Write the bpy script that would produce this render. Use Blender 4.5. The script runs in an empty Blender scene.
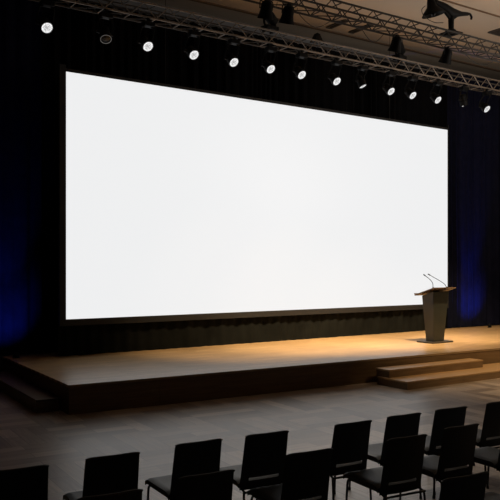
import bpy, bmesh, math, random
from mathutils import Vector, Matrix
random.seed(7)
PI = math.pi
sc = bpy.context.scene
C = sc.collection

# ------------------------------------------------------------------ helpers
def link(name, bm, mat, parent=None, smooth=False, loc=None, rot=None):
    bmesh.ops.recalc_face_normals(bm, faces=bm.faces[:])
    me = bpy.data.meshes.new(name)
    bm.to_mesh(me); bm.free()
    if smooth:
        for p in me.polygons: p.use_smooth = True
        try: me.set_sharp_from_angle(angle=math.radians(38))
        except Exception: pass
    o = bpy.data.objects.new(name, me)
    C.objects.link(o)
    if mat: me.materials.append(mat)
    if parent: o.parent = parent
    if loc: o.location = loc
    if rot: o.rotation_euler = rot
    return o

def tag(o, label=None, cat=None, group=None, kind=None):
    if label: o['label'] = label
    if cat: o['category'] = cat
    if group: o['group'] = group
    if kind: o['kind'] = kind
    return o

def empty(name, loc=(0, 0, 0), rz=0.0):
    o = bpy.data.objects.new(name, None)
    o.empty_display_size = 0.1
    C.objects.link(o); o.location = loc; o.rotation_euler = (0, 0, rz)
    return o

def dup(root, loc, rz=0.0, **kw):
    r = root.copy(); C.objects.link(r); r.location = loc; r.rotation_euler = (0, 0, rz)
    for ch in list(root.children):
        c = ch.copy(); C.objects.link(c); c.parent = r
        for g in list(ch.children):
            d = g.copy(); C.objects.link(d); d.parent = c
    tag(r, **kw)
    return r

def box(bm, x0, x1, y0, y1, z0, z1, bevel=0.0, M=None):
    vs = [bm.verts.new((x, y, z)) for x in (x0, x1) for y in (y0, y1) for z in (z0, z1)]
    F = [(0, 1, 3, 2), (4, 6, 7, 5), (0, 4, 5, 1), (2, 3, 7, 6), (0, 2, 6, 4), (1, 5, 7, 3)]
    fs = [bm.faces.new([vs[i] for i in f]) for f in F]
    allv = vs
    if bevel > 0:
        es = list({e for f in fs for e in f.edges})
        r = bmesh.ops.bevel(bm, geom=es, offset=bevel, segments=2, affect='EDGES', profile=0.6)
        allv = list({v for f in r['faces'] for v in f.verts} | {v for v in vs if v.is_valid})
    if M is not None:
        for v in allv: v.co = M @ v.co
    return allv

def frustum(bm, bot, top):
    """bot/top: four (x,y,z) points each, same winding"""
    b = [bm.verts.new(p) for p in bot]; t = [bm.verts.new(p) for p in top]
    bm.faces.new(b[::-1]); bm.faces.new(t)
    for i in range(4):
        j = (i + 1) % 4
        bm.faces.new((b[i], b[j], t[j], t[i]))

def tube(bm, pts, r, n=8, cap=True):
    pts = [Vector(p) for p in pts]
    rings = []
    up = Vector((0, 0, 1))
    prev = None
    for i, p in enumerate(pts):
        if i == 0: d = pts[1] - p
        elif i == len(pts) - 1: d = p - pts[i - 1]
        else: d = (pts[i + 1] - p).normalized() + (p - pts[i - 1]).normalized()
        d.normalize()
        if prev is None:
            a = d.cross(up)
            if a.length < 1e-3: a = d.cross(Vector((1, 0, 0)))
        else:
            a = prev - d * prev.dot(d)
            if a.length < 1e-4: a = d.orthogonal()
        a.normalize(); b = d.cross(a); prev = a
        rr = r[i] if isinstance(r, (list, tuple)) else r
        rings.append([bm.verts.new(p + (a * math.cos(2 * PI * k / n) + b * math.sin(2 * PI * k / n)) * rr) for k in range(n)])
    for i in range(len(rings) - 1):
        for k in range(n):
            bm.faces.new((rings[i][k], rings[i][(k + 1) % n], rings[i + 1][(k + 1) % n], rings[i + 1][k]))
    if cap:
        bm.faces.new(rings[0][::-1]); bm.faces.new(rings[-1])

def lathe(bm, prof, n=24, M=None, close=False):
    """prof: (r, z) list about z; optional matrix"""
    rings = []
    for r, z in prof:
        if r < 1e-5:
            co = Vector((0, 0, z)); rings.append([bm.verts.new(M @ co if M else co)])
        else:
            ring = []
            for k in range(n):
                co = Vector((r * math.cos(2 * PI * k / n), r * math.sin(2 * PI * k / n), z))
                ring.append(bm.verts.new(M @ co if M else co))
            rings.append(ring)
    for i in range(len(rings) - 1):
        A, B = rings[i], rings[i + 1]
        if len(A) == 1 and len(B) == 1: continue
        for k in range(n):
            k2 = (k + 1) % n
            if len(A) == 1: bm.faces.new((A[0], B[k2], B[k]))
            elif len(B) == 1: bm.faces.new((A[k], A[k2], B[0]))
            else: bm.faces.new((A[k], A[k2], B[k2], B[k]))

def smooth_path(pts, n=6):
    P = [Vector(p) for p in pts]
    P = [P[0] * 2 - P[1]] + P + [P[-1] * 2 - P[-2]]
    out = []
    for i in range(1, len(P) - 2):
        for k in range(n):
            t = k / n
            a, b, c, d = P[i - 1], P[i], P[i + 1], P[i + 2]
            out.append(0.5 * ((2 * b) + (c - a) * t + (2 * a - 5 * b + 4 * c - d) * t * t + (3 * b - a - 3 * c + d) * t ** 3))
    out.append(P[-2])
    return out

# ------------------------------------------------------------------ materials
def new_mat(name):
    m = bpy.data.materials.new(name); m.use_nodes = True
    nt = m.node_tree
    return m, nt, nt.nodes['Principled BSDF'], nt.nodes.new, nt.links.new

def plain(name, col, rough=0.5, metal=0.0, vary=0.12, scale=8.0, bump=0.0, spec=0.5, bscale=None):
    m, nt, b, N, L = new_mat(name)
    tc = N('ShaderNodeTexCoord'); nz = N('ShaderNodeTexNoise')
    nz.inputs['Scale'].default_value = scale; nz.inputs['Detail'].default_value = 4
    L(tc.outputs['Object'], nz.inputs['Vector'])
    cr = N('ShaderNodeValToRGB')
    cr.color_ramp.elements[0].position = 0.3; cr.color_ramp.elements[1].position = 0.7
    cr.color_ramp.elements[0].color = [c * (1 - vary) for c in col] + [1]
    cr.color_ramp.elements[1].color = [min(1, c * (1 + vary)) for c in col] + [1]
    L(nz.outputs['Fac'], cr.inputs['Fac']); L(cr.outputs['Color'], b.inputs['Base Color'])
    b.inputs['Roughness'].default_value = rough; b.inputs['Metallic'].default_value = metal
    b.inputs['Specular IOR Level'].default_value = spec
    if bump > 0:
        bp = N('ShaderNodeBump'); bp.inputs['Strength'].default_value = bump; bp.inputs['Distance'].default_value = 0.01
        n2 = N('ShaderNodeTexNoise'); n2.inputs['Scale'].default_value = bscale or scale * 8
        L(tc.outputs['Object'], n2.inputs['Vector'])
        L(n2.outputs['Fac'], bp.inputs['Height']); L(bp.outputs['Normal'], b.inputs['Normal'])
    return m

def emit(name, col, strength, dots=None):
    m, nt, b, N, L = new_mat(name)
    b.inputs['Base Color'].default_value = (0.02, 0.02, 0.02, 1)
    b.inputs['Roughness'].default_value = 0.4
    b.inputs['Emission Color'].default_value = (*col, 1)
    b.inputs['Emission Strength'].default_value = strength
    if dots:
        tc = N('ShaderNodeTexCoord'); v = N('ShaderNodeTexVoronoi'); v.inputs['Scale'].default_value = dots
        v.inputs['Randomness'].default_value = 0.25
        L(tc.outputs['Object'], v.inputs['Vector'])
        cr = N('ShaderNodeValToRGB')
        cr.color_ramp.elements[0].position = 0.36; cr.color_ramp.elements[0].color = (1, 1, 1, 1)
        cr.color_ramp.elements[1].position = 0.60; cr.color_ramp.elements[1].color = (0.38, 0.38, 0.38, 1)
        L(v.outputs['Distance'], cr.inputs['Fac'])
        mx = N('ShaderNodeMixRGB'); mx.blend_type = 'MULTIPLY'; mx.inputs[0].default_value = 1
        mx.inputs[1].default_value = (*col, 1)
        L(cr.outputs['Color'], mx.inputs[2]); L(mx.outputs[0], b.inputs['Emission Color'])
    return m

def wood(name, c0, c1, rough=0.4, plank=(2.4, 0.16), gap=0.35, grain=1.0, spec=0.5, rot=0.0):
    """long boards running along local x with fine streaky grain"""
    m, nt, b, N, L = new_mat(name)
    tc = N('ShaderNodeTexCoord')
    mp = N('ShaderNodeMapping'); mp.inputs['Rotation'].default_value = (0, 0, rot)
    L(tc.outputs['Object'], mp.inputs['Vector'])
    br = N('ShaderNodeTexBrick')
    br.inputs['Scale'].default_value = 1.0
    br.inputs['Brick Width'].default_value = plank[0]; br.inputs['Row Height'].default_value = plank[1]
    br.inputs['Mortar Size'].default_value = 0.004; br.inputs['Mortar Smooth'].default_value = 0.3
    br.inputs['Color1'].default_value = (*c0, 1); br.inputs['Color2'].default_value = (*c1, 1)
    br.inputs['Mortar'].default_value = (*[c * gap for c in c0], 1)
    L(mp.outputs['Vector'], br.inputs['Vector'])
    m2 = N('ShaderNodeMapping'); m2.inputs['Scale'].default_value = (0.8, 16, 16)
    L(mp.outputs['Vector'], m2.inputs['Vector'])
    nz = N('ShaderNodeTexNoise'); nz.inputs['Scale'].default_value = 2.2; nz.inputs['Detail'].default_value = 6
    nz.inputs['Roughness'].default_value = 0.65
    L(m2.outputs['Vector'], nz.inputs['Vector'])
    cr = N('ShaderNodeValToRGB')
    k = 0.28 * grain
    cr.color_ramp.elements[0].position = 0.32; cr.color_ramp.elements[0].color = (1 - k, 1 - k * 1.05, 1 - k * 1.1, 1)
    cr.color_ramp.elements[1].position = 0.68; cr.color_ramp.elements[1].color = (1, 1, 1, 1)
    L(nz.outputs['Fac'], cr.inputs['Fac'])
    mx = N('ShaderNodeMixRGB'); mx.blend_type = 'MULTIPLY'; mx.inputs[0].default_value = 1
    L(br.outputs['Color'], mx.inputs[1]); L(cr.outputs['Color'], mx.inputs[2])
    L(mx.outputs[0], b.inputs['Base Color'])
    b.inputs['Roughness'].default_value = rough; b.inputs['Specular IOR Level'].default_value = spec
    bp = N('ShaderNodeBump'); bp.inputs['Strength'].default_value = 0.12; bp.inputs['Distance'].default_value = 0.004
    L(nz.outputs['Fac'], bp.inputs['Height']); L(bp.outputs['Normal'], b.inputs['Normal'])
    return m

def parquet(name, c0, c1, rough, cell=1.05, rows=5):
    """basket of plank squares: neighbouring squares run crosswise"""
    m, nt, b, N, L = new_mat(name)
    tc = N('ShaderNodeTexCoord')
    mp0 = N('ShaderNodeMapping'); mp0.inputs['Location'].default_value = (0.31, 0.17, 0.5)
    mp0.inputs['Rotation'].default_value = (0, 0, math.radians(3))
    L(tc.outputs['Object'], mp0.inputs['Vector'])
    ck = N('ShaderNodeTexChecker'); ck.inputs['Scale'].default_value = 1 / cell
    ck.inputs['Color1'].default_value = (0, 0, 0, 1); ck.inputs['Color2'].default_value = (1, 1, 1, 1)
    L(mp0.outputs['Vector'], ck.inputs['Vector'])
    outs, grains = [], []
    for rz in (0, PI / 2):
        mp = N('ShaderNodeMapping'); mp.inputs['Rotation'].default_value = (0, 0, rz)
        L(mp0.outputs['Vector'], mp.inputs['Vector'])
        br = N('ShaderNodeTexBrick'); br.offset = 0.5
        br.inputs['Scale'].default_value = 1.0
        br.inputs['Brick Width'].default_value = cell; br.inputs['Row Height'].default_value = cell / rows
        br.inputs['Mortar Size'].default_value = 0.003; br.inputs['Mortar Smooth'].default_value = 0.2
        br.inputs['Color1'].default_value = (*c0, 1); br.inputs['Color2'].default_value = (*c1, 1)
        br.inputs['Mortar'].default_value = (*[c * 0.5 for c in c0], 1)
        L(mp.outputs['Vector'], br.inputs['Vector'])
        m2 = N('ShaderNodeMapping'); m2.inputs['Scale'].default_value = (1.0, 14, 14)
        L(mp.outputs['Vector'], m2.inputs['Vector'])
        nz = N('ShaderNodeTexNoise'); nz.inputs['Scale'].default_value = 2.0; nz.inputs['Detail'].default_value = 5
        L(m2.outputs['Vector'], nz.inputs['Vector'])
        cr = N('ShaderNodeValToRGB')
        cr.color_ramp.elements[0].position = 0.3; cr.color_ramp.elements[0].color = (0.60, 0.60, 0.60, 1)
        cr.color_ramp.elements[1].position = 0.7; cr.color_ramp.elements[1].color = (1, 1, 1, 1)
        L(nz.outputs['Fac'], cr.inputs['Fac'])
        mx = N('ShaderNodeMixRGB'); mx.blend_type = 'MULTIPLY'; mx.inputs[0].default_value = 1
        L(br.outputs['Color'], mx.inputs[1]); L(cr.outputs['Color'], mx.inputs[2])
        outs.append(mx.outputs[0]); grains.append(nz.outputs['Fac'])
    mix = N('ShaderNodeMixRGB'); L(ck.outputs['Fac'], mix.inputs[0]); L(outs[0], mix.inputs[1]); L(outs[1], mix.inputs[2])
    L(mix.outputs[0], b.inputs['Base Color'])
    mg = N('ShaderNodeMixRGB'); L(ck.outputs['Fac'], mg.inputs[0]); L(grains[0], mg.inputs[1]); L(grains[1], mg.inputs[2])
    mr = N('ShaderNodeMapRange'); mr.inputs['To Min'].default_value = rough - 0.06; mr.inputs['To Max'].default_value = rough + 0.08
    L(mg.outputs[0], mr.inputs['Value']); L(mr.outputs[0], b.inputs['Roughness'])
    bp = N('ShaderNodeBump'); bp.inputs['Strength'].default_value = 0.15; bp.inputs['Distance'].default_value = 0.004
    L(mg.outputs[0], bp.inputs['Height']); L(bp.outputs['Normal'], b.inputs['Normal'])
    b.inputs['Specular IOR Level'].default_value = 0.5
    return m

M = {}
M['floor'] = parquet('floor_parquet', (0.24, 0.18, 0.13), (0.54, 0.425, 0.325), 0.37)
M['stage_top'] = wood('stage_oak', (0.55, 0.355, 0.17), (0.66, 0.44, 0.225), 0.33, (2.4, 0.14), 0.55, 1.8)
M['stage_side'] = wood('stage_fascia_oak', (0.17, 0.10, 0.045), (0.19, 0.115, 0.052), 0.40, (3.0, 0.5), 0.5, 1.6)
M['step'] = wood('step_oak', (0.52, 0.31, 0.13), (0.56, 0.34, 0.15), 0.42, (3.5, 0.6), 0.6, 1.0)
M['curtain'] = plain('navy_velvet', (0.006, 0.007, 0.018), 0.9, 0, 0.2, 6, 0.0, 0.08)
M['curtain_black'] = plain('black_velvet', (0.004, 0.004, 0.005), 0.95, 0, 0.2, 6, 0.0, 0.05)
M['ceiling'] = plain('ceiling_plaster', (0.50, 0.425, 0.345), 0.9, 0, 0.04, 0.6, 0.05, 0.2)
M['ceiling_trim'] = plain('ceiling_joint', (0.16, 0.10, 0.06), 0.8)
M['vent'] = plain('vent_dark', (0.06, 0.05, 0.042), 0.8)
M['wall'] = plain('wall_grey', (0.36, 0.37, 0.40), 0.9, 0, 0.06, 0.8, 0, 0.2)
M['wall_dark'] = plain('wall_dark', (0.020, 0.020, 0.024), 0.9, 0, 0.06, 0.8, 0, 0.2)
M['screen'] = emit('screen_white', (0.985, 0.992, 1.0), 0.87)
M['skirt'] = plain('skirt_cloth', (0.0055, 0.006, 0.005), 0.9, 0, 0.3, 3, 0, 0.1)
M['screen_frame'] = plain('screen_frame_black', (0.008, 0.008, 0.009), 0.6)
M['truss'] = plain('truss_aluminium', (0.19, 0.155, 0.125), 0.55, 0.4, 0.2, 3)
M['truss2'] = plain('truss_silhouette', (0.020, 0.017, 0.014), 0.75, 0.0, 0.2, 3)  # aluminium coloured near black so the truss reads as an unlit silhouette
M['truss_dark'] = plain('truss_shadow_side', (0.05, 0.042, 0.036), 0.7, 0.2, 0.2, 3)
M['black_metal'] = plain('black_powder_coat', (0.012, 0.012, 0.013), 0.5, 0.0, 0.2, 12)
M['fixture'] = plain('fixture_black', (0.004, 0.004, 0.0045), 0.6, 0.0, 0.2, 12, spec=0.12)
M['cable'] = plain('cable_rubber', (0.01, 0.01, 0.01), 0.7)
M['ring'] = plain('bezel_chrome', (0.5, 0.5, 0.5), 0.3, 1.0)
M['lens_on'] = emit('lens_lit', (1.0, 1.0, 1.0), 1.05, 44)
M['lens_off'] = plain('lens_off', (0.01, 0.01, 0.012), 0.25)
M['lens_glow'] = emit('uplight_lens', (0.35, 0.5, 1.0), 0.8)
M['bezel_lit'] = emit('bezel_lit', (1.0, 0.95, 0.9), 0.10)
M['seat'] = plain('seat_black_leatherette', (0.016, 0.017, 0.0175), 0.55, 0, 0.1, 20, 0.1, 0.3, 220)
M['back'] = plain('backrest_black', (0.018, 0.018, 0.019), 0.5, 0, 0.1, 20, 0.1, 0.5, 220)
M['rim_highlight'] = plain('rim_highlight_grey', (0.055, 0.053, 0.05), 0.5, 0, 0.1, 20)  # highlight put into the colour, lighter than the backrest
M['leg'] = plain('chair_steel_black', (0.014, 0.014, 0.014), 0.35, 0.3, 0.1, 10)
M['glide'] = plain('glide_plastic', (0.01, 0.01, 0.01), 0.6)
M['podium'] = plain('podium_charcoal', (0.015, 0.016, 0.012), 0.45, 0.0, 0.12, 5)
M['podium_base'] = plain('podium_base_dark', (0.03, 0.024, 0.018), 0.5)
M['podium_top'] = wood('podium_walnut', (0.06, 0.034, 0.02), (0.075, 0.043, 0.025), 0.4, (2, 0.4), 0.7, 1.0)

# ------------------------------------------------------------------ setting
FLOOR_X0, FLOOR_X1, FLOOR_Y0, FLOOR_Y1, CEIL = -5.0, 27.0, -5.0, 15.6, 8.4
bm = bmesh.new(); box(bm, FLOOR_X0, FLOOR_X1, FLOOR_Y0, FLOOR_Y1, -0.1, 0)
tag(link('floor', bm, M['floor']), 'grey brown wooden parquet floor in front of the stage', 'floor', kind='structure')
bm = bmesh.new(); box(bm, FLOOR_X0, FLOOR_X1, FLOOR_Y0, FLOOR_Y1, CEIL, CEIL + 0.1)
tag(link('ceiling', bm, M['ceiling']), 'beige flat hall ceiling above the lighting trusses', 'ceiling', kind='structure')
for nm, args, mt in (
    ('wall_back', (FLOOR_X0, FLOOR_X1, FLOOR_Y1, FLOOR_Y1 + 0.1, 0, CEIL), 'wall'),
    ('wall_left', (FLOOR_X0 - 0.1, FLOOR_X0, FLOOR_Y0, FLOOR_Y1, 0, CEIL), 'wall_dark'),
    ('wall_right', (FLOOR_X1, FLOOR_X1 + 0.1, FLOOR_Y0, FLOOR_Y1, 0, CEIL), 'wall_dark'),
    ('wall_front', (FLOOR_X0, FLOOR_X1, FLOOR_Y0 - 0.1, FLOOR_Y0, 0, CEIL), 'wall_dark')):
    bm = bmesh.new(); box(bm, *args)
    tag(link(nm, bm, M[mt]), nm.split('_')[1] + ' wall of the hall', 'wall', kind='structure')
# ceiling joints
for i, (y, w) in enumerate(((14.8, 0.10), (11.6, 0.03)), 1):
    bm = bmesh.new(); box(bm, FLOOR_X0, FLOOR_X1, y, y + w, CEIL - 0.03, CEIL)
    tag(link('trim_%d' % i, bm, M['ceiling_trim']), 'dark joint strip running along the ceiling', 'trim', kind='structure')
# ceiling vents
def ceiling_vent(cx, cy, w, l, label):
    t = empty('ceiling_vent', (cx, cy, CEIL)); tag(t, label, 'vent', 'ceiling vents')
    bm = bmesh.new()
    for s in (-1, 1):
        box(bm, s * w / 2 - 0.02, s * w / 2 + 0.02, -l / 2, l / 2, -0.03, 0, 0)
        box(bm, -w / 2, w / 2, s * l / 2 - 0.02, s * l / 2 + 0.02, -0.03, 0, 0)
    link('frame', bm, M['vent'], t)
    bm = bmesh.new()
    n = max(2, int(w / 0.06))
    box(bm, -w / 2, w / 2, -l / 2, l / 2, -0.006, 0)
    for k in range(n):
        x = -w / 2 + (k + 0.5) * w / n
        box(bm, x - 0.01, x + 0.01, -l / 2, l / 2, -0.024, -0.006)
    link('grille', bm, M['vent'], t)
ceiling_vent(12.4, 14.28, 0.14, 0.70, 'narrow dark slot vent in the ceiling, the one further left')
ceiling_vent(13.14, 14.22, 0.14, 0.76, 'narrow dark slot vent in the ceiling, the one further right')
ceiling_vent(16.5, 12.18, 0.75, 0.75, 'square dark ceiling vent at the right edge of the photo')
ceiling_vent(10.9, 11.9, 0.12, 0.9, 'dark slot vent in the ceiling just above the nearer truss')

# ------------------------------------------------------------------ stage (slightly turned against the screen)
SYAW = -0.047
SX, SY, SH = 3.95, 10.64, 0.45
st = empty('stage_platform', (SX, SY, 0), SYAW)
tag(st, 'low wooden stage platform with glossy oak top below the white screen', 'stage')
SLEN, SDEP = 20.0, 4.2
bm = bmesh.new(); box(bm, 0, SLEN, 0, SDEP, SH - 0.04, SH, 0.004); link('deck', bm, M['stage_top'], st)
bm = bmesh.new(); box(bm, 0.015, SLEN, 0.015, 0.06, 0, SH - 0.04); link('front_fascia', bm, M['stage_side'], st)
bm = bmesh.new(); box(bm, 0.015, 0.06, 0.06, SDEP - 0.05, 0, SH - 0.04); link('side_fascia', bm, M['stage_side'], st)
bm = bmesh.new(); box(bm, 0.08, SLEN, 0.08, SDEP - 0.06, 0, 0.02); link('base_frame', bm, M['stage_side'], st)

def stage_y(x):            # front edge of the stage at world x
    return SY + (x - SX) * math.tan(SYAW)

# steps in front of the stage, right
def step_block(name, loc, rz, L_, D_, z0, H_, label, mt='step'):
    t = empty(name, loc, rz); tag(t, label, 'step', 'wooden steps up to the stage')
    bm = bmesh.new(); box(bm, 0, L_, 0, D_, H_ - 0.03, H_, 0.004); link('tread', bm, M[mt], t)
    bm = bmesh.new()
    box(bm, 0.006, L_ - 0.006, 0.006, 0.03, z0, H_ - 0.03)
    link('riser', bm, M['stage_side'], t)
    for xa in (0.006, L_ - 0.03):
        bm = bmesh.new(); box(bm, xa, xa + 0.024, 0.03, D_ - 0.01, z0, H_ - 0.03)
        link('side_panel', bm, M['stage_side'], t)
    return t
step_block('stage_step', (9.78, 9.37, 0), -0.01, 4.2, stage_y(13.98) - 9.37 - 0.01, 0, 0.15,
           'long lower wooden step on the floor before the stage under the podium')
u = step_block('stage_step', (9.83, 9.87, 0.15), -0.008, 2.66, stage_y(12.49) - 9.87 - 0.01, 0, 0.15,
           'shorter upper wooden step on top of the long lower step')
# single step along the left side of the stage
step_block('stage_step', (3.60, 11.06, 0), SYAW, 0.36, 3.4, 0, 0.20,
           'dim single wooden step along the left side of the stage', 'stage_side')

# ------------------------------------------------------------------ curtains
def curtain_y(x): return 14.93 - 0.046 * (x - 3.95)
def curtain(x0, x1, z0, z1, label, mat, pitch=0.26, amp=0.075):
    bm = bmesh.new()
    n = int((x1 - x0) / 0.03)
    zs = [z0, z0 + 0.6, z0 + 2, z0 + 4, z1 - 0.3, z1]
    cols = []
    ph = 0.0
    for i in range(n + 1):
        x = x0 + (x1 - x0) * i / n
        ph += 2 * PI / (pitch * (1 + 0.35 * math.sin(x * 1.7) + 0.2 * math.sin(x * 4.1))) * (x1 - x0) / n
        col = []
        for k, z in enumerate(zs):
            a = amp * (1.0 - 0.35 * (z - z0) / (z1 - z0)) * (0.75 + 0.35 * math.sin(x * 2.3 + 1))
            y = curtain_y(x) + a * math.sin(ph) + 0.3 * a * math.sin(2.3 * ph + 0.4) + 0.02 * math.sin(x * 0.9 + z)
            col.append(bm.verts.new((x, y, z)))
        cols.append(col)
    for i in range(n):
        for k in range(len(zs) - 1):
            bm.faces.new((cols[i][k], cols[i + 1][k], cols[i + 1][k + 1], cols[i][k + 1]))
    root = empty('stage_curtain', ((x0 + x1) / 2, curtain_y((x0 + x1) / 2), z0))
    tag(root, label, 'curtain', 'drapes behind the stage')
    o = link('drape', bm, mat, root, smooth=True)
    o.matrix_parent_inverse = Matrix.Translation(root.location).inverted()
    bm = bmesh.new()
    tube(bm, [(x0, curtain_y(x0), z1 + 0.02), (x1, curtain_y(x1), z1 + 0.02)], 0.025)
    r = link('curtain_rail', bm, M['black_metal'], root)
    r.matrix_parent_inverse = Matrix.Translation(root.location).inverted()
    return root
CT = 7.80
curtain(1.0, 4.95, 0.0 + SH + 0.01, CT, 'navy drape left of the screen with a blue glow near its foot', M['curtain'])
curtain(4.97, 16.55, SH + 0.01, CT, 'wide black drape hanging behind and below the white screen', M['curtain_black'])
curtain(16.57, 23.4, SH + 0.01, CT, 'navy drape right of the screen lit by a blue streak', M['curtain'])

# ------------------------------------------------------------------ projection screen
YS = 13.95
k = YS / 14.2
sx0, sx1, sz0, sz1 = 5.22 * k, 16.44 * k, 2.23 - 1.062 * k, 2.23 + 3.868 * k
t = empty('projection_screen', ((sx0 + sx1) / 2, YS, SH)); tag(t, 'huge blank glowing white screen in a thin black frame above the stage', 'screen')
ox = (sx0 + sx1) / 2; w = (sx1 - sx0) / 2
bm = bmesh.new(); box(bm, -w, w, 0, 0.02, sz0 - SH, sz1 - SH); link('screen_surface', bm, M['screen'], t)
bm = bmesh.new()
fw = 0.13
for a in ((-w - fw, -w, sz0 - fw, sz1 + fw), (w, w + 0.03, sz0 - fw, sz1 + fw), (-w, w, sz1, sz1 + 0.06), (-w, w, sz0 - fw, sz0)):
    box(bm, a[0], a[1], -0.015, 0.05, a[2] - SH, a[3] - SH)
box(bm, -w, w, 0.025, 0.05, sz0 - SH, sz1 - SH)
link('frame', bm, M['screen_frame'], t)
bm = bmesh.new()          # black masking cloth hanging from the bottom rail
n = 420
prev = None
for i in range(n + 1):
    x = -w - fw + 0.02 + (2 * w + fw + 0.01) * i / n
    y = 0.125 + 0.018 * math.sin(i * 0.62 + 2.0 * math.sin(i * 0.031)) + 0.012 * math.sin(i * 0.21)
    cur = (bm.verts.new((x, y * 0.9 + 0.02, 0.002)), bm.verts.new((x, y, 0.35)), bm.verts.new((x, y, sz0 - fw + 0.05 - SH)))
    if prev:
        for q in (0, 1): bm.faces.new((prev[q], cur[q], cur[q + 1], prev[q + 1]))
    prev = cur
link('skirt', bm, M['skirt'], t, smooth=True)
for s in (-1, 1):
    bm = bmesh.new(); tube(bm, [(s * w * 0.6, 0.035, sz1 - SH + 0.05), (s * w * 0.6, 0.035, CEIL - SH)], 0.006, 6)
    link('hanging_cable', bm, M['cable'], t)

# ------------------------------------------------------------------ trusses
TZ0, TZ1, TD = 6.70, 6.95, 0.30
def truss(x0, x1, y, mat, dark, label, hang):
    t = empty('lighting_truss', (x0, y, TZ0)); tag(t, label, 'truss', 'aluminium lighting trusses')
    L_ = x1 - x0; h = TZ1 - TZ0
    for yy in (0, TD):
        for zz in (0, h):
            bm = bmesh.new(); tube(bm, [(0, yy, zz), (L_, yy, zz)], 0.020, 8)
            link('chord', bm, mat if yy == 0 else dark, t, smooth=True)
    p = 0.5
    n = int(L_ / p)
    def bar(a, b):
        bm = bmesh.new(); tube(bm, [a, b], 0.010, 6)
        return bm
    up = link('brace', bar((0, 0, 0), (p / 2, 0, h)), mat, t)
    dn = link('brace', bar((p / 2, 0, h), (p, 0, 0)), mat, t)
    for i in range(1, min(n, 50)):
        for src in (up, dn):
            c = src.copy(); C.objects.link(c); c.location = (i * p, 0, 0)
    rg = link('rung', bar((0, 0, 0), (0, TD, 0)), mat, t)
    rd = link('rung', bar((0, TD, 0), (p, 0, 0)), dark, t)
    for i in range(1, n):
        for src in (rg, rd):
            c = src.copy(); C.objects.link(c); c.location = (i * p, 0, 0)
    bm = bmesh.new()
    for i in range(n):
        tube(bm, [(i * p, TD, 0), (i * p + p / 2, TD, h)], 0.0115, 6)
        tube(bm, [(i * p + p / 2, TD, h), (i * p + p, TD, 0)], 0.0115, 6)
        tube(bm, [(i * p, 0, h), (i * p, TD, h)], 0.0115, 6)
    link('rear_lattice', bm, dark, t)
    for xx in hang:
        bm = bmesh.new(); tube(bm, [(xx - x0, TD / 2, h), (xx - x0, TD / 2, CEIL - TZ0)], 0.006, 6)
        tube(bm, [(xx - x0, 0, h), (xx - x0, TD / 2, h + 0.25), (xx - x0, TD, h)], 0.006, 6)
        link('hanging_cable', bm, M['cable'], t)
    return t
truss(2.6, 21.0, 12.0, M['truss'], M['truss_dark'], 'long truss above the screen carrying the row of lit spotlights', (4.6, 18.6))
truss(4.8, 19.0, 10.0, M['truss2'], M['truss2'], 'upper darker truss nearer the viewer at the top right of the photo', (6.0, 16.6))

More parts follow.
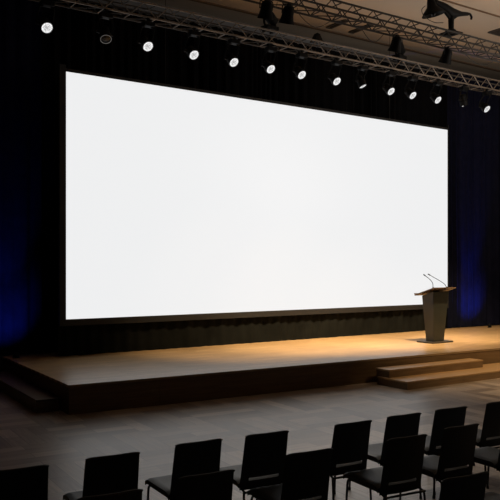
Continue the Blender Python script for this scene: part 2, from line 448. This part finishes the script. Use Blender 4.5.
# ------------------------------------------------------------------ LED spotlights below the long truss
def aim(n):
    """matrix whose local -Z points along n"""
    return Vector(n).normalized().to_track_quat('-Z', 'Y').to_matrix().to_4x4()
def make_spot(lit, n, r=0.092, drop=0.525, dark_rim=False, glint=False):
    """clamp at the origin (bottom chord); the lens centre ends at (0,0,-drop)"""
    t = empty('spotlight')
    bm = bmesh.new()
    box(bm, -0.03, 0.03, -0.035, 0.035, -0.04, -0.023, 0.004)
    box(bm, -0.02, 0.02, -0.02, 0.02, -0.10, -0.028, 0.003)
    link('clamp', bm, M['fixture'], t)
    nv = Vector(n).normalized()
    body = 0.26
    lens = Vector((0, 0, -drop)); piv = lens - nv * (body * 0.55)
    bm = bmesh.new()
    top = -0.17
    box(bm, -0.11, 0.11, -0.07, 0.07, top, -0.09, 0.012)
    link('base_box', bm, M['fixture'], t)
    side = Vector((1, 0, 0)); side = (side - nv * side.dot(nv)).normalized()
    bm = bmesh.new()
    for s in (-1, 1):
        q = piv + side * s * (r + 0.045)
        tube(bm, [(s * 0.06, 0, top), (s * (r + 0.03), 0, top - 0.02), (q.x, q.y, min(top - 0.06, q.z + 0.1)), tuple(q)], 0.016, 8)
        tube(bm, [q - side * s * 0.05, q + side * s * 0.015], 0.03, 12)
    link('yoke', bm, M['fixture'], t, smooth=True)
    Mx = Matrix.Translation(lens) @ aim(nv)
    bm = bmesh.new()
    prof = [(0, body), (r * 0.62, body), (r * 0.8, body * 0.93)]
    for i in range(4):
        z = body * (0.85 - 0.1 * i)
        prof += [(r * 0.95, z), (r * 0.95, z - 0.012), (r * 0.86, z - 0.014), (r * 0.86, z - 0.024)]
    prof += [(r * 1.02, body * 0.42), (r * 1.12, body * 0.3), (r * 1.12, -0.015), (r * 1.02, -0.015), (r * 1.0, 0.008), (0, 0.008)]
    lathe(bm, prof, 24, Mx)
    hd = link('head', bm, M['fixture'], t, smooth=True)
    bm = bmesh.new()
    if lit:
        lathe(bm, [(0, -0.006), (r * 0.5, -0.005), (r * 0.99, 0.004), (r * 0.99, 0.012)], 24)
        o = link('lens', bm, M['lens_on'], hd, smooth=True)
    else:
        lathe(bm, [(0, -0.004), (r * 0.5, -0.003), (r * 0.9, 0.004), (r * 0.9, 0.012)], 24)
        o = link('lens', bm, M['lens_off'], hd, smooth=True)
    o.matrix_parent_inverse = Matrix.Identity(4); o.matrix_local = Mx
    if glint:
        bm = bmesh.new(); lathe(bm, [(0, -0.03), (0.016, -0.024), (0.018, -0.012), (0, -0.012)], 10, Mx @ Matrix.Translation((0.0, -r, 0.0)))
        link('lens_glint', bm, M['lens_on'], hd)  # added glowing dot that stands in for a glint on the lens
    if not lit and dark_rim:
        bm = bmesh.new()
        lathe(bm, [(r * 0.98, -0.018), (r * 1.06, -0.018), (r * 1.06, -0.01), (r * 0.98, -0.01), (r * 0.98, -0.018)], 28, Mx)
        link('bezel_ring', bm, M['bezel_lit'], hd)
    return t
ND = (-0.02, -0.80, -0.66)
lit0 = make_spot(True, ND)
small0 = make_spot(True, (0.15, -0.30, -0.72), r=0.08)
off0 = make_spot(False, (-0.10, -0.52, -0.84), dark_rim=True)
off1 = make_spot(False, (0.3, 0.1, -0.9), r=0.085, glint=True)
ORD = ['first', 'second', 'third', 'fourth', 'fifth', 'sixth', 'seventh', 'eighth', 'ninth', 'tenth', 'eleventh', 'twelfth']
spots = [(4.09, 'L'), (5.13, 'O'), (5.94, 'L'), (6.89, 'L'), (7.78, 'L'), (8.66, 'L'), (9.45, 'L'), (10.4, 'L'),
         (11.15, 'S'), (12.01, 'L'), (12.71, 'L'), (13.56, 'L'), (14.49, 'D'), (15.36, 'L')]
first = {'L': lit0, 'S': small0, 'O': off0, 'D': off1}
done = set(); nl = 0; spot_x = []
for i, (x, kd) in enumerate(spots):
    if kd in 'LS': nl += 1
    lab = {'O': 'unlit black spotlight showing only a faint ring, second in the row under the long truss',
           'D': 'unlit black spotlight next to last at the right end of the row',
           'S': 'spotlight turned aside showing the smallest bright lens of the row'}.get(kd)
    if kd == 'L':
        lab = 'lit white spotlight under the long truss, %s lit lens from the left' % ORD[nl - 1]
        if i == 0: lab = 'lit white spotlight alone at the far left above the drape'
        if i == len(spots) - 1: lab = 'lit white spotlight last at the right end of the row'
    if kd not in done:
        o = first[kd]; done.add(kd); o.location = (x, 12.0, TZ0); tag(o, lab, 'spotlight', 'spotlights under the long truss')
    else:
        o = dup(first[kd], (x, 12.0, TZ0), 0, label=lab, cat='spotlight', group='spotlights under the long truss')

# ------------------------------------------------------------------ bell-shaped par cans below the nearer truss
def make_par(sc_=1.0):
    t = empty('bell_spotlight')
    n = (0.10, 0.34, -0.93)
    Mx = Matrix.Translation((0, 0, -0.14)) @ aim(n) @ Matrix.Scale(0.97, 4)
    bm = bmesh.new()
    box(bm, -0.03, 0.03, -0.035, 0.035, -0.04, -0.023, 0.004)
    box(bm, -0.02, 0.02, -0.02, 0.02, -0.06, -0.03, 0.003)
    link('clamp', bm, M['fixture'], t)
    bm = bmesh.new()
    tube(bm, smooth_path([(0.125, 0.02, -0.20), (0.13, 0, -0.09), (0.08, 0, -0.04), (-0.08, 0, -0.04), (-0.13, 0, -0.09), (-0.125, 0.02, -0.20)], 5), 0.010, 6)
    link('yoke', bm, M['fixture'], t, smooth=True)
    bm = bmesh.new()
    prof = [(0, 0.09), (0.045, 0.088), (0.075, 0.07), (0.095, 0.03), (0.10, 0.0), (0.105, -0.08), (0.118, -0.14), (0.138, -0.20),
            (0.140, -0.215), (0.130, -0.215), (0.110, -0.13), (0.09, -0.05), (0, -0.04)]
    lathe(bm, prof, 24, Mx)
    sh = link('shade', bm, M['fixture'], t, smooth=True)
    bm = bmesh.new(); lathe(bm, [(0, -0.11), (0.06, -0.108), (0.098, -0.10), (0.098, -0.09)], 20, Mx)
    link('lens', bm, M['lens_off'], sh, smooth=True)
    bm = bmesh.new()
    tube(bm, smooth_path([(0.0, -0.05, -0.12), (0.12, -0.05, -0.16), (0.2, 0, -0.10), (0.22, 0.0, -0.035)], 6), 0.005, 6)
    link('power_lead', bm, M['cable'], t)
    return t
par0 = make_par()
pars = [(7.13, 10.0, 'black bell shaped lamp cut by the top edge of the photo'),
        (7.58, 10.0, 'black bell shaped lamp beside the one cut by the top edge'),
        (10.31, 10.15, 'black bell shaped lamp hanging over the middle of the long truss'),
        (11.75, 10.15, 'black bell shaped lamp below the hooked bracket at upper right')]
for i, (x, y, lab) in enumerate(pars):
    if i == 0:
        o = par0; o.location = (x, y, TZ0); tag(o, lab, 'lamp', 'bell shaped lamps under the nearer truss')
    else:
        o = dup(par0, (x, y, TZ0), 0.1 * i, label=lab, cat='lamp', group='bell shaped lamps under the nearer truss')

# moving-head projectors clamped on top of the long truss
def make_mover():
    t = empty('moving_head_light')
    bm = bmesh.new(); box(bm, -0.16, 0.16, -0.11, 0.11, 0.03, 0.11, 0.015); link('base', bm, M['fixture'], t)
    bm = bmesh.new()
    for s in (-1, 1):
        box(bm, s * 0.10 - 0.02, s * 0.10 + 0.02, -0.10, 0.10, 0.0, 0.03, 0.004)
    link('clamp', bm, M['fixture'], t)
    bm = bmesh.new()
    tube(bm, smooth_path([(-0.13, 0, 0.33), (-0.15, 0, 0.2), (-0.11, 0, 0.12), (0.11, 0, 0.12), (0.15, 0, 0.2), (0.13, 0, 0.33)], 5), 0.022, 8)
    link('yoke', bm, M['fixture'], t, smooth=True)
    Mx = Matrix.Translation((0, 0, 0.31)) @ aim((0.75, 0.25, -0.35))
    bm = bmesh.new()
    lathe(bm, [(0, 0.15), (0.06, 0.145), (0.10, 0.10), (0.11, 0.0), (0.105, -0.10), (0.115, -0.16), (0.10, -0.165), (0.09, -0.13), (0, -0.12)], 20, Mx)
    link('head', bm, M['fixture'], t, smooth=True)
    return t
mv0 = make_mover()
mv0.location = (8.74, 12.15, TZ1 + 0.022); mv0.rotation_euler = (0, 0, 0.1)
tag(mv0, 'black moving head light on the long truss below the lamp cut by the top edge', 'stage light', 'moving head lights on the long truss')
dup(mv0, (12.42, 12.15, TZ1 + 0.022), 0.2, label='black moving head light on the long truss at its middle', cat='stage light', group='moving head lights on the long truss')

# small wedge-shaped junction box on the long truss
t = empty('junction_box', (9.96, 12.15, TZ1 + 0.022)); tag(t, 'small black pointed box sitting alone on the long truss', 'box')
bm = bmesh.new(); frustum(bm, [(-0.11, -0.1, 0), (0.11, -0.1, 0), (0.11, 0.1, 0), (-0.11, 0.1, 0)], [(-0.01, -0.06, 0.19), (0.05, -0.06, 0.17), (0.05, 0.06, 0.17), (-0.01, 0.06, 0.19)])
link('housing', bm, M['fixture'], t)
bm = bmesh.new(); tube(bm, smooth_path([(0.08, 0, 0.03), (0.18, 0, 0.06), (0.27, 0, 0.0), (0.3, 0, -0.02)], 5), 0.008, 6); link('power_lead', bm, M['cable'], t)

# hooked bracket standing on the nearer truss, with a bell lamp on its left arm
BX = 11.86
t = empty('lamp_bracket', (BX, 10.15, TZ1 + 0.022)); tag(t, 'black T shaped bracket with hooked arm standing on the nearer truss', 'bracket')
bm = bmesh.new()
tube(bm, [(0, 0, 0.0), (0, 0, 0.06), (0, 0, 0.10), (0, 0, 0.40)], [0.11, 0.10, 0.055, 0.065], 12)
link('post', bm, M['fixture'], t, smooth=True)
bm = bmesh.new()
tube(bm, [(-0.48, 0, 0.56), (-0.2, 0, 0.50), (0, 0, 0.42), (0.3, 0, 0.46), (0.52, 0, 0.50)], [0.045, 0.085, 0.11, 0.05, 0.035], 10)
tube(bm, [(-0.22, 0, 0.44), (0, 0, 0.28)], 0.035, 8); tube(bm, [(0.24, 0, 0.44), (0, 0, 0.28)], 0.03, 8)
link('arm', bm, M['fixture'], t, smooth=True)
bm = bmesh.new()
tube(bm, smooth_path([(0.50, 0, 0.50), (0.58, 0, 0.51), (0.63, 0, 0.46), (0.62, 0, 0.41)], 5), 0.024, 8)
link('hook', bm, M['fixture'], t, smooth=True)
bm = bmesh.new()
box(bm, -0.17, 0.17, -0.17, 0.17, 0.0, 0.012)
link('clamp_plate', bm, M['fixture'], t)

t = empty('dish_lamp', (BX - 0.60, 10.15, TZ1 + 0.56)); tag(t, 'black dish shaped lamp on the bracket at the top right edge', 'lamp')
bm = bmesh.new()
Mx = aim((0.22, -0.05, -0.95)) @ Matrix.Scale(1.2, 4)
lathe(bm, [(0, 0.06), (0.05, 0.055), (0.065, 0.0), (0.085, -0.09), (0.16, -0.17), (0.195, -0.22), (0.19, -0.23), (0.15, -0.185), (0.05, -0.11), (0, -0.11)], 28, Mx)
link('shade', bm, M['fixture'], t, smooth=True)
bm = bmesh.new(); lathe(bm, [(0, -0.25), (0.03, -0.245), (0.05, -0.20), (0.035, -0.13), (0, -0.12)], 16, Mx); link('bulb', bm, M['lens_off'], t, smooth=True)
bm = bmesh.new()
tube(bm, smooth_path([(-0.16, 0, -0.12), (-0.26, 0, -0.22), (-0.18, 0, -0.34), (0.1, 0, -0.40), (0.36, 0.0, -0.36)], 6), 0.007, 6)
link('power_lead', bm, M['cable'], t)

# cable swags under the nearer truss
def swag(name, pts, label, r=0.006):
    bm = bmesh.new(); tube(bm, smooth_path(pts, 6), r, 6)
    o = link('hanging_' + name, bm, M['cable'], None, smooth=True); tag(o, label, 'cable', 'cables slung under the nearer truss')
    return o
def sag(x0, x1, d, y=10.3):
    return [(x0 + (x1 - x0) * i / 6, y, TZ0 - 0.02 - d * math.sin(PI * i / 6)) for i in range(7)]
swag('cable', sag(8.05, 8.75, 0.16), 'thin dark cable sagging below the nearer truss left of its middle')
swag('cable', sag(9.55, 10.1, 0.18), 'thin dark cable sagging beside the lamp over the middle of the long truss')
swag('cable', sag(12.5, 13.4, 0.14), 'thin dark cable sagging below the nearer truss at the right edge')

# ------------------------------------------------------------------ uplights at the foot of the drapes
def make_uplight():
    t = empty('uplight')
    bm = bmesh.new(); box(bm, -0.10, 0.10, -0.06, 0.06, 0, 0.02, 0.004); link('base', bm, M['fixture'], t)
    bm = bmesh.new()
    for s in (-1, 1): box(bm, s * 0.09 - 0.006, s * 0.09 + 0.006, -0.02, 0.02, 0.015, 0.10)
    link('bracket', bm, M['fixture'], t)
    Mx = Matrix.Translation((0, 0, 0.10)) @ aim((0, 0.6, 0.8))
    bm = bmesh.new(); lathe(bm, [(0, 0.09), (0.05, 0.085), (0.075, 0.04), (0.08, -0.06), (0.072, -0.06), (0.07, -0.045), (0, -0.045)], 20, Mx)
    h = link('head', bm, M['fixture'], t, smooth=True)
    t.scale = (0.6, 0.6, 0.6)
    bm = bmesh.new(); lathe(bm, [(0, -0.052), (0.068, -0.05), (0.068, -0.046)], 20, Mx); link('lens', bm, M['lens_glow'], h)
    return t
UPL = [(4.28, 14.35, 'small black uplight at the foot of the left drape'), (17.72, 13.75, 'small black uplight at the foot of the right drape')]
up0 = make_uplight()
for i, (x, y, lab) in enumerate(UPL):
    if i == 0: up0.location = (x, y, SH); tag(up0, lab, 'uplight', 'uplights on the stage')
    else: dup(up0, (x, y, SH), 0, label=lab, cat='uplight', group='uplights on the stage')

# ------------------------------------------------------------------ podium
PX, PY = 13.26, 11.82
t = empty('podium', (PX, PY, SH), 0.0); tag(t, 'dark tapered podium with a slanted wooden top standing on the stage', 'podium')
bm = bmesh.new(); box(bm, -0.35, 0.35, -0.24, 0.25, 0, 0.035, 0.006); link('base_plate', bm, M['podium_base'], t)
bm = bmesh.new()
def quad(wx, y0, y1, z, xo=0): return [(-wx + xo, y0, z), (wx + xo, y0, z), (wx + xo, y1, z), (-wx + xo, y1, z)]
f0 = quad(0.175, -0.13, 0.11, 0.035, -0.02); f1 = quad(0.265, -0.19, 0.16, 1.12, -0.01)
f1 = [(x, y, z + (0.075 if y < 0 else -0.035)) for x, y, z in f1]
frustum(bm, f0, f1)
es = [e for e in bm.edges]
bmesh.ops.bevel(bm, geom=es, offset=0.008, segments=2, affect='EDGES')
link('body', bm, M['podium'], t)
bm = bmesh.new()
slope = math.atan2(0.19, 0.62)
Mx = Matrix.Translation((0.0, -0.015, 1.175)) @ Matrix.Rotation(-slope, 4, 'X')
box(bm, -0.40, 0.37, -0.31, 0.30, 0.0, 0.026, 0.006, Mx)
link('desktop', bm, M['podium_top'], t)
bm = bmesh.new(); box(bm, -0.40, 0.37, 0.28, 0.30, 0.03, 0.055, 0.003, Mx); link('paper_ledge', bm, M['podium_top'], t)
def desk_z(y): return 1.175 + 0.0303 - (y + 0.015) * math.tan(slope)
for nm, pts, lab in (
    ('first', [(-0.385, -0.28, desk_z(-0.28)), (-0.39, -0.27, desk_z(-0.29) + 0.10), (-0.42, -0.21, desk_z(-0.29) + 0.19), (-0.44, -0.10, desk_z(-0.29) + 0.265)],
     'thin gooseneck microphone at the left corner of the podium top'),
    ('second', [(0.06, -0.29, desk_z(-0.29)), (0.02, -0.25, desk_z(-0.29) + 0.08), (-0.08, -0.16, desk_z(-0.29) + 0.17), (-0.17, 0.0, desk_z(-0.29) + 0.275)],
     'thin gooseneck microphone bending left from the middle of the podium top')):
    o = empty('microphone', (PX + pts[0][0], PY + pts[0][1], SH + pts[0][2])); tag(o, lab, 'microphone', 'microphones on the podium')
    off = Vector(pts[0]); q = [Vector(p) - off for p in pts]
    bm = bmesh.new(); lathe(bm, [(0, 0.012), (0.012, 0.012), (0.022, 0.004), (0.022, 0.0), (0, 0.0)], 14); link('base', bm, M['fixture'], o, smooth=True)
    path = smooth_path(q, 6)
    bm = bmesh.new(); tube(bm, path, 0.007, 8); link('gooseneck', bm, M['fixture'], o, smooth=True)
    d = (path[-1] - path[-2]).normalized()
    bm = bmesh.new(); lathe(bm, [(0, -0.005), (0.012, -0.003), (0.013, 0.02), (0.013, 0.05), (0.008, 0.062), (0, 0.065)], 14, Matrix.Translation(path[-1]) @ d.to_track_quat('Z', 'Y').to_matrix().to_4x4())
    link('capsule', bm, M['fixture'], o, smooth=True)

# ------------------------------------------------------------------ chairs
def make_chair():
    t = empty('conference_chair')
    # seat: thin upholstered pad, softly dished, front edge rolling down
    bm = bmesh.new()
    nx, ny = 14, 14
    def seat_pt(u, v, top):
        x = (u - 0.5) * 0.44
        y = -0.185 + v * 0.485
        z = 0.432
        ex = max(0, (abs(u - 0.5) - 0.42) / 0.08); z -= 0.012 * ex * ex
        if v > 0.84: z -= 0.022 * ((v - 0.84) / 0.16) ** 2
        if v < 0.12: z -= 0.020 * ((0.12 - v) / 0.12) ** 2
        z -= 0.010 * math.sin(PI * u) * math.sin(PI * min(1, v * 1.1)) if top else 0
        return (x, y, z if top else z - 0.036)
    T = [[bm.verts.new(seat_pt(i / nx, j / ny, True)) for j in range(ny + 1)] for i in range(nx + 1)]
    B = [[bm.verts.new(seat_pt(i / nx, j / ny, False)) for j in range(ny + 1)] for i in range(nx + 1)]
    for i in range(nx):
        for j in range(ny):
            bm.faces.new((T[i][j], T[i + 1][j], T[i + 1][j + 1], T[i][j + 1]))
            bm.faces.new((B[i][j], B[i][j + 1], B[i + 1][j + 1], B[i + 1][j]))
    for i in range(nx):
        for j in (0, ny): bm.faces.new((T[i][j], T[i + 1][j], B[i + 1][j], B[i][j]))
    for j in range(ny):
        for i in (0, nx): bm.faces.new((T[i][j], T[i][j + 1], B[i][j + 1], B[i][j]))
    link('seat', bm, M['seat'], t, smooth=True)
    # backrest: curved, leaning shell with a slot near its foot
    bm = bmesh.new()
    nu = 18
    zs = [0.352, 0.39, 0.426, 0.440, 0.455, 0.475, 0.55, 0.64, 0.73, 0.80, 0.828]
    G = []
    for i in range(nu + 1):
        u = i / nu; s = 2 * u - 1; col = []
        for z in zs:
            f = (z - 0.352) / 0.476
            hw = 0.220 - 0.012 * f
            zz = z
            if z > 0.82: zz = z - 0.012 * abs(s) ** 8
            y = -0.203 - 0.088 * f ** 1.1 - 0.026 * (1 - s * s)
            col.append(bm.verts.new((s * hw, y, zz)))
        G.append(col)
    for i in range(nu):
        for k in range(len(zs) - 1):
            if 3 <= i < nu - 3 and k in (2, 3): continue
            bm.faces.new((G[i][k], G[i + 1][k], G[i + 1][k + 1], G[i][k + 1]))
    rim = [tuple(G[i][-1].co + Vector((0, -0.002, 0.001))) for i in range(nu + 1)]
    bmesh.ops.solidify(bm, geom=bm.faces[:] + bm.edges[:] + bm.verts[:], thickness=0.016)
    bk = link('backrest', bm, M['back'], t, smooth=True)
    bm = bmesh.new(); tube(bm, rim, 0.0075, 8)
    link('edge_highlight', bm, M['rim_highlight'], bk, smooth=True)  # added tube, stands in for light catching the top edge
    # tube frame below the seat
    bm = bmesh.new()
    for s in (-1, 1):
        tube(bm, [(s * 0.195, 0.25, 0.372), (s * 0.195, -0.18, 0.372)], 0.010, 8)
    tube(bm, [(-0.215, -0.265, 0.345), (0.215, -0.265, 0.345)], 0.010, 8)
    for s in (-1, 1):
        tube(bm, [(s * 0.195, -0.17, 0.372), (s * 0.20, -0.265, 0.345)], 0.010, 8)
    tube(bm, [(-0.195, 0.2, 0.372), (0.195, 0.2, 0.372)], 0.010, 8)
    link('seat_frame', bm, M['leg'], t, smooth=True)
    for s in (-1, 1):
        for yb, yf in ((0.25, 0.275), (-0.262, -0.285)):
            bm = bmesh.new()
            tube(bm, smooth_path([(s * 0.195, yb * 0.93, 0.372 if yb > 0 else 0.345), (s * 0.207, yb, 0.345 if yb > 0 else 0.325), (s * 0.209, yb + (yf - yb) * 0.5, 0.2), (s * 0.212, yf, 0.012)], 4), 0.0105, 8)
            lg = link('leg', bm, M['leg'], t, smooth=True)
            bm = bmesh.new(); lathe(bm, [(0, 0.03), (0.013, 0.03), (0.014, 0.0), (0, 0.0)], 10, Matrix.Translation((s * 0.212, yf, 0)))
            link('foot_cap', bm, M['glide'], lg)
    return t
# top-left corner of each backrest on the floor plan, then the yaw of its back
YAW = -0.075
def seat_at(xl, yl, yaw):
    # local top-left corner of the backrest is (-0.218, -0.29)
    c, s = math.cos(yaw), math.sin(yaw)
    return (xl - (-0.208 * c + 0.291 * s), yl - (-0.208 * s - 0.291 * c), 0)
rows = [
 ('row nearest the stage', 'chairs in the row nearest the stage', [(1.34, 5.15), (2.03, 5.12), (2.77, 5.12), (3.40, 5.07), (4.28, 4.97), (4.91, 4.96), (5.53, 4.93), (6.24, 4.88)]),
 ('middle row', 'chairs in the middle row', [(1.64, 4.27), (2.36, 4.31), (3.31, 4.39), (4.27, 4.31), (4.97, 4.33), (5.68, 4.24)]),
 ('row nearest the camera', 'chairs in the row nearest the camera', [(3.77, 3.30), (4.46, 3.28)]),
]
chair0 = make_chair(); used = False
for rn, grp, pts in rows:
    for i, (xl, yl) in enumerate(pts):
        yaw = YAW + random.uniform(-0.03, 0.03)
        nth = ['leftmost chair', 'second chair from left', 'third chair from left', 'fourth chair from left', 'fifth chair from left', 'sixth chair from left', 'seventh chair from left', 'rightmost chair'][i]
        if i == len(pts) - 1: nth = 'rightmost chair'
        lab = 'black slot-backed %s in the %s' % (nth, rn)
        if not used:
            o = chair0; used = True; o.location = seat_at(xl, yl, yaw); o.rotation_euler = (0, 0, yaw); tag(o, lab, 'chair', grp)
        else:
            dup(chair0, seat_at(xl, yl, yaw), yaw, label=lab, cat='chair', group=grp)

# ------------------------------------------------------------------ lamps
def lamp(kind, name, loc, target, energy, col, **kw):
    l = bpy.data.lights.new(name, kind); l.energy = energy; l.color = col
    for k_, v in kw.items(): setattr(l, k_, v)
    o = bpy.data.objects.new(name, l); C.objects.link(o); o.location = loc
    d = Vector(target) - Vector(loc)
    o.rotation_euler = d.to_track_quat('-Z', 'Y').to_euler()
    return o
WARM = (1.0, 0.74, 0.44)
# warm stage washes from the nearer truss
for x, tx, ty, e in ((7.9, 8.9, 13.6, 1900), (10.0, 10.8, 13.3, 4000), (11.9, 13.0, 12.9, 3600), (13.4, 15.8, 12.5, 2700)):
    lamp('SPOT', 'stage_wash', (x, 9.75, 6.45), (tx, ty, SH), e, WARM, spot_size=math.radians(50), spot_blend=1.0, shadow_soft_size=0.12)
lamp('SPOT', 'step_fill', (13.0, 5.0, 6.8), (13.4, 9.0, 0.1), 2100, WARM, spot_size=math.radians(58), spot_blend=1.0, shadow_soft_size=0.12)  # added spot with no fixture, brightens the steps and right floor
# soft white pools in front of the stage from the LED spotlights
for x, e in ((5.94, 90), (7.78, 300), (9.45, 330), (12.01, 330)):
    lamp('SPOT', 'led_pool', (x, 11.6, 6.0), (x - 2.2, 4.4, 0), e * 1.25, (1.0, 0.91, 0.80), spot_size=math.radians(42), spot_blend=1.0, shadow_soft_size=0.10)
# blue uplights
for x, e in ((4.15, 100), (17.42, 210)):
    yc = curtain_y(x)
    lamp('SPOT', 'blue_wash', (x, yc - 1.0, 0.75), (x, yc, 1.3), e, (0.04, 0.10, 1.0), spot_size=math.radians(78), spot_blend=1.0, shadow_soft_size=0.04)
    lamp('SPOT', 'blue_wash', (x, yc - 0.9, 0.75), (x, yc, 3.2), e * 1.7, (0.04, 0.10, 1.0), spot_size=math.radians(40), spot_blend=1.0, shadow_soft_size=0.04)
# added unseen fill aimed upward to brighten the ceiling
lamp('AREA', 'ceiling_fill', (15.0, 7.0, 5.2), (15.5, 10.5, 8.4), 185, (1.0, 0.88, 0.76), size=4.0)

w = bpy.data.worlds.new('dim_hall'); sc.world = w; w.use_nodes = True
w.node_tree.nodes['Background'].inputs[0].default_value = (0.5, 0.55, 0.7, 1)
w.node_tree.nodes['Background'].inputs[1].default_value = 0.008

# ------------------------------------------------------------------ camera
cam = bpy.data.cameras.new('camera'); co = bpy.data.objects.new('camera', cam); C.objects.link(co)
cam.sensor_width = 36; cam.sensor_fit = 'HORIZONTAL'
cam.lens = 738 / 500 * 36
cam.shift_y = 16 / 500
cam.clip_start = 0.05
co.location = (0, 0, 2.23)
fd = Vector((738.0, 1086.0, 0)).normalized()
co.rotation_euler = (-fd).to_track_quat('Z', 'Y').to_euler()
co.rotation_euler = (PI / 2, 0, -math.atan2(fd.x, fd.y))
sc.camera = co
sc.view_settings.view_transform = 'Standard'
sc.view_settings.look = 'None'
sc.view_settings.exposure = 0.0
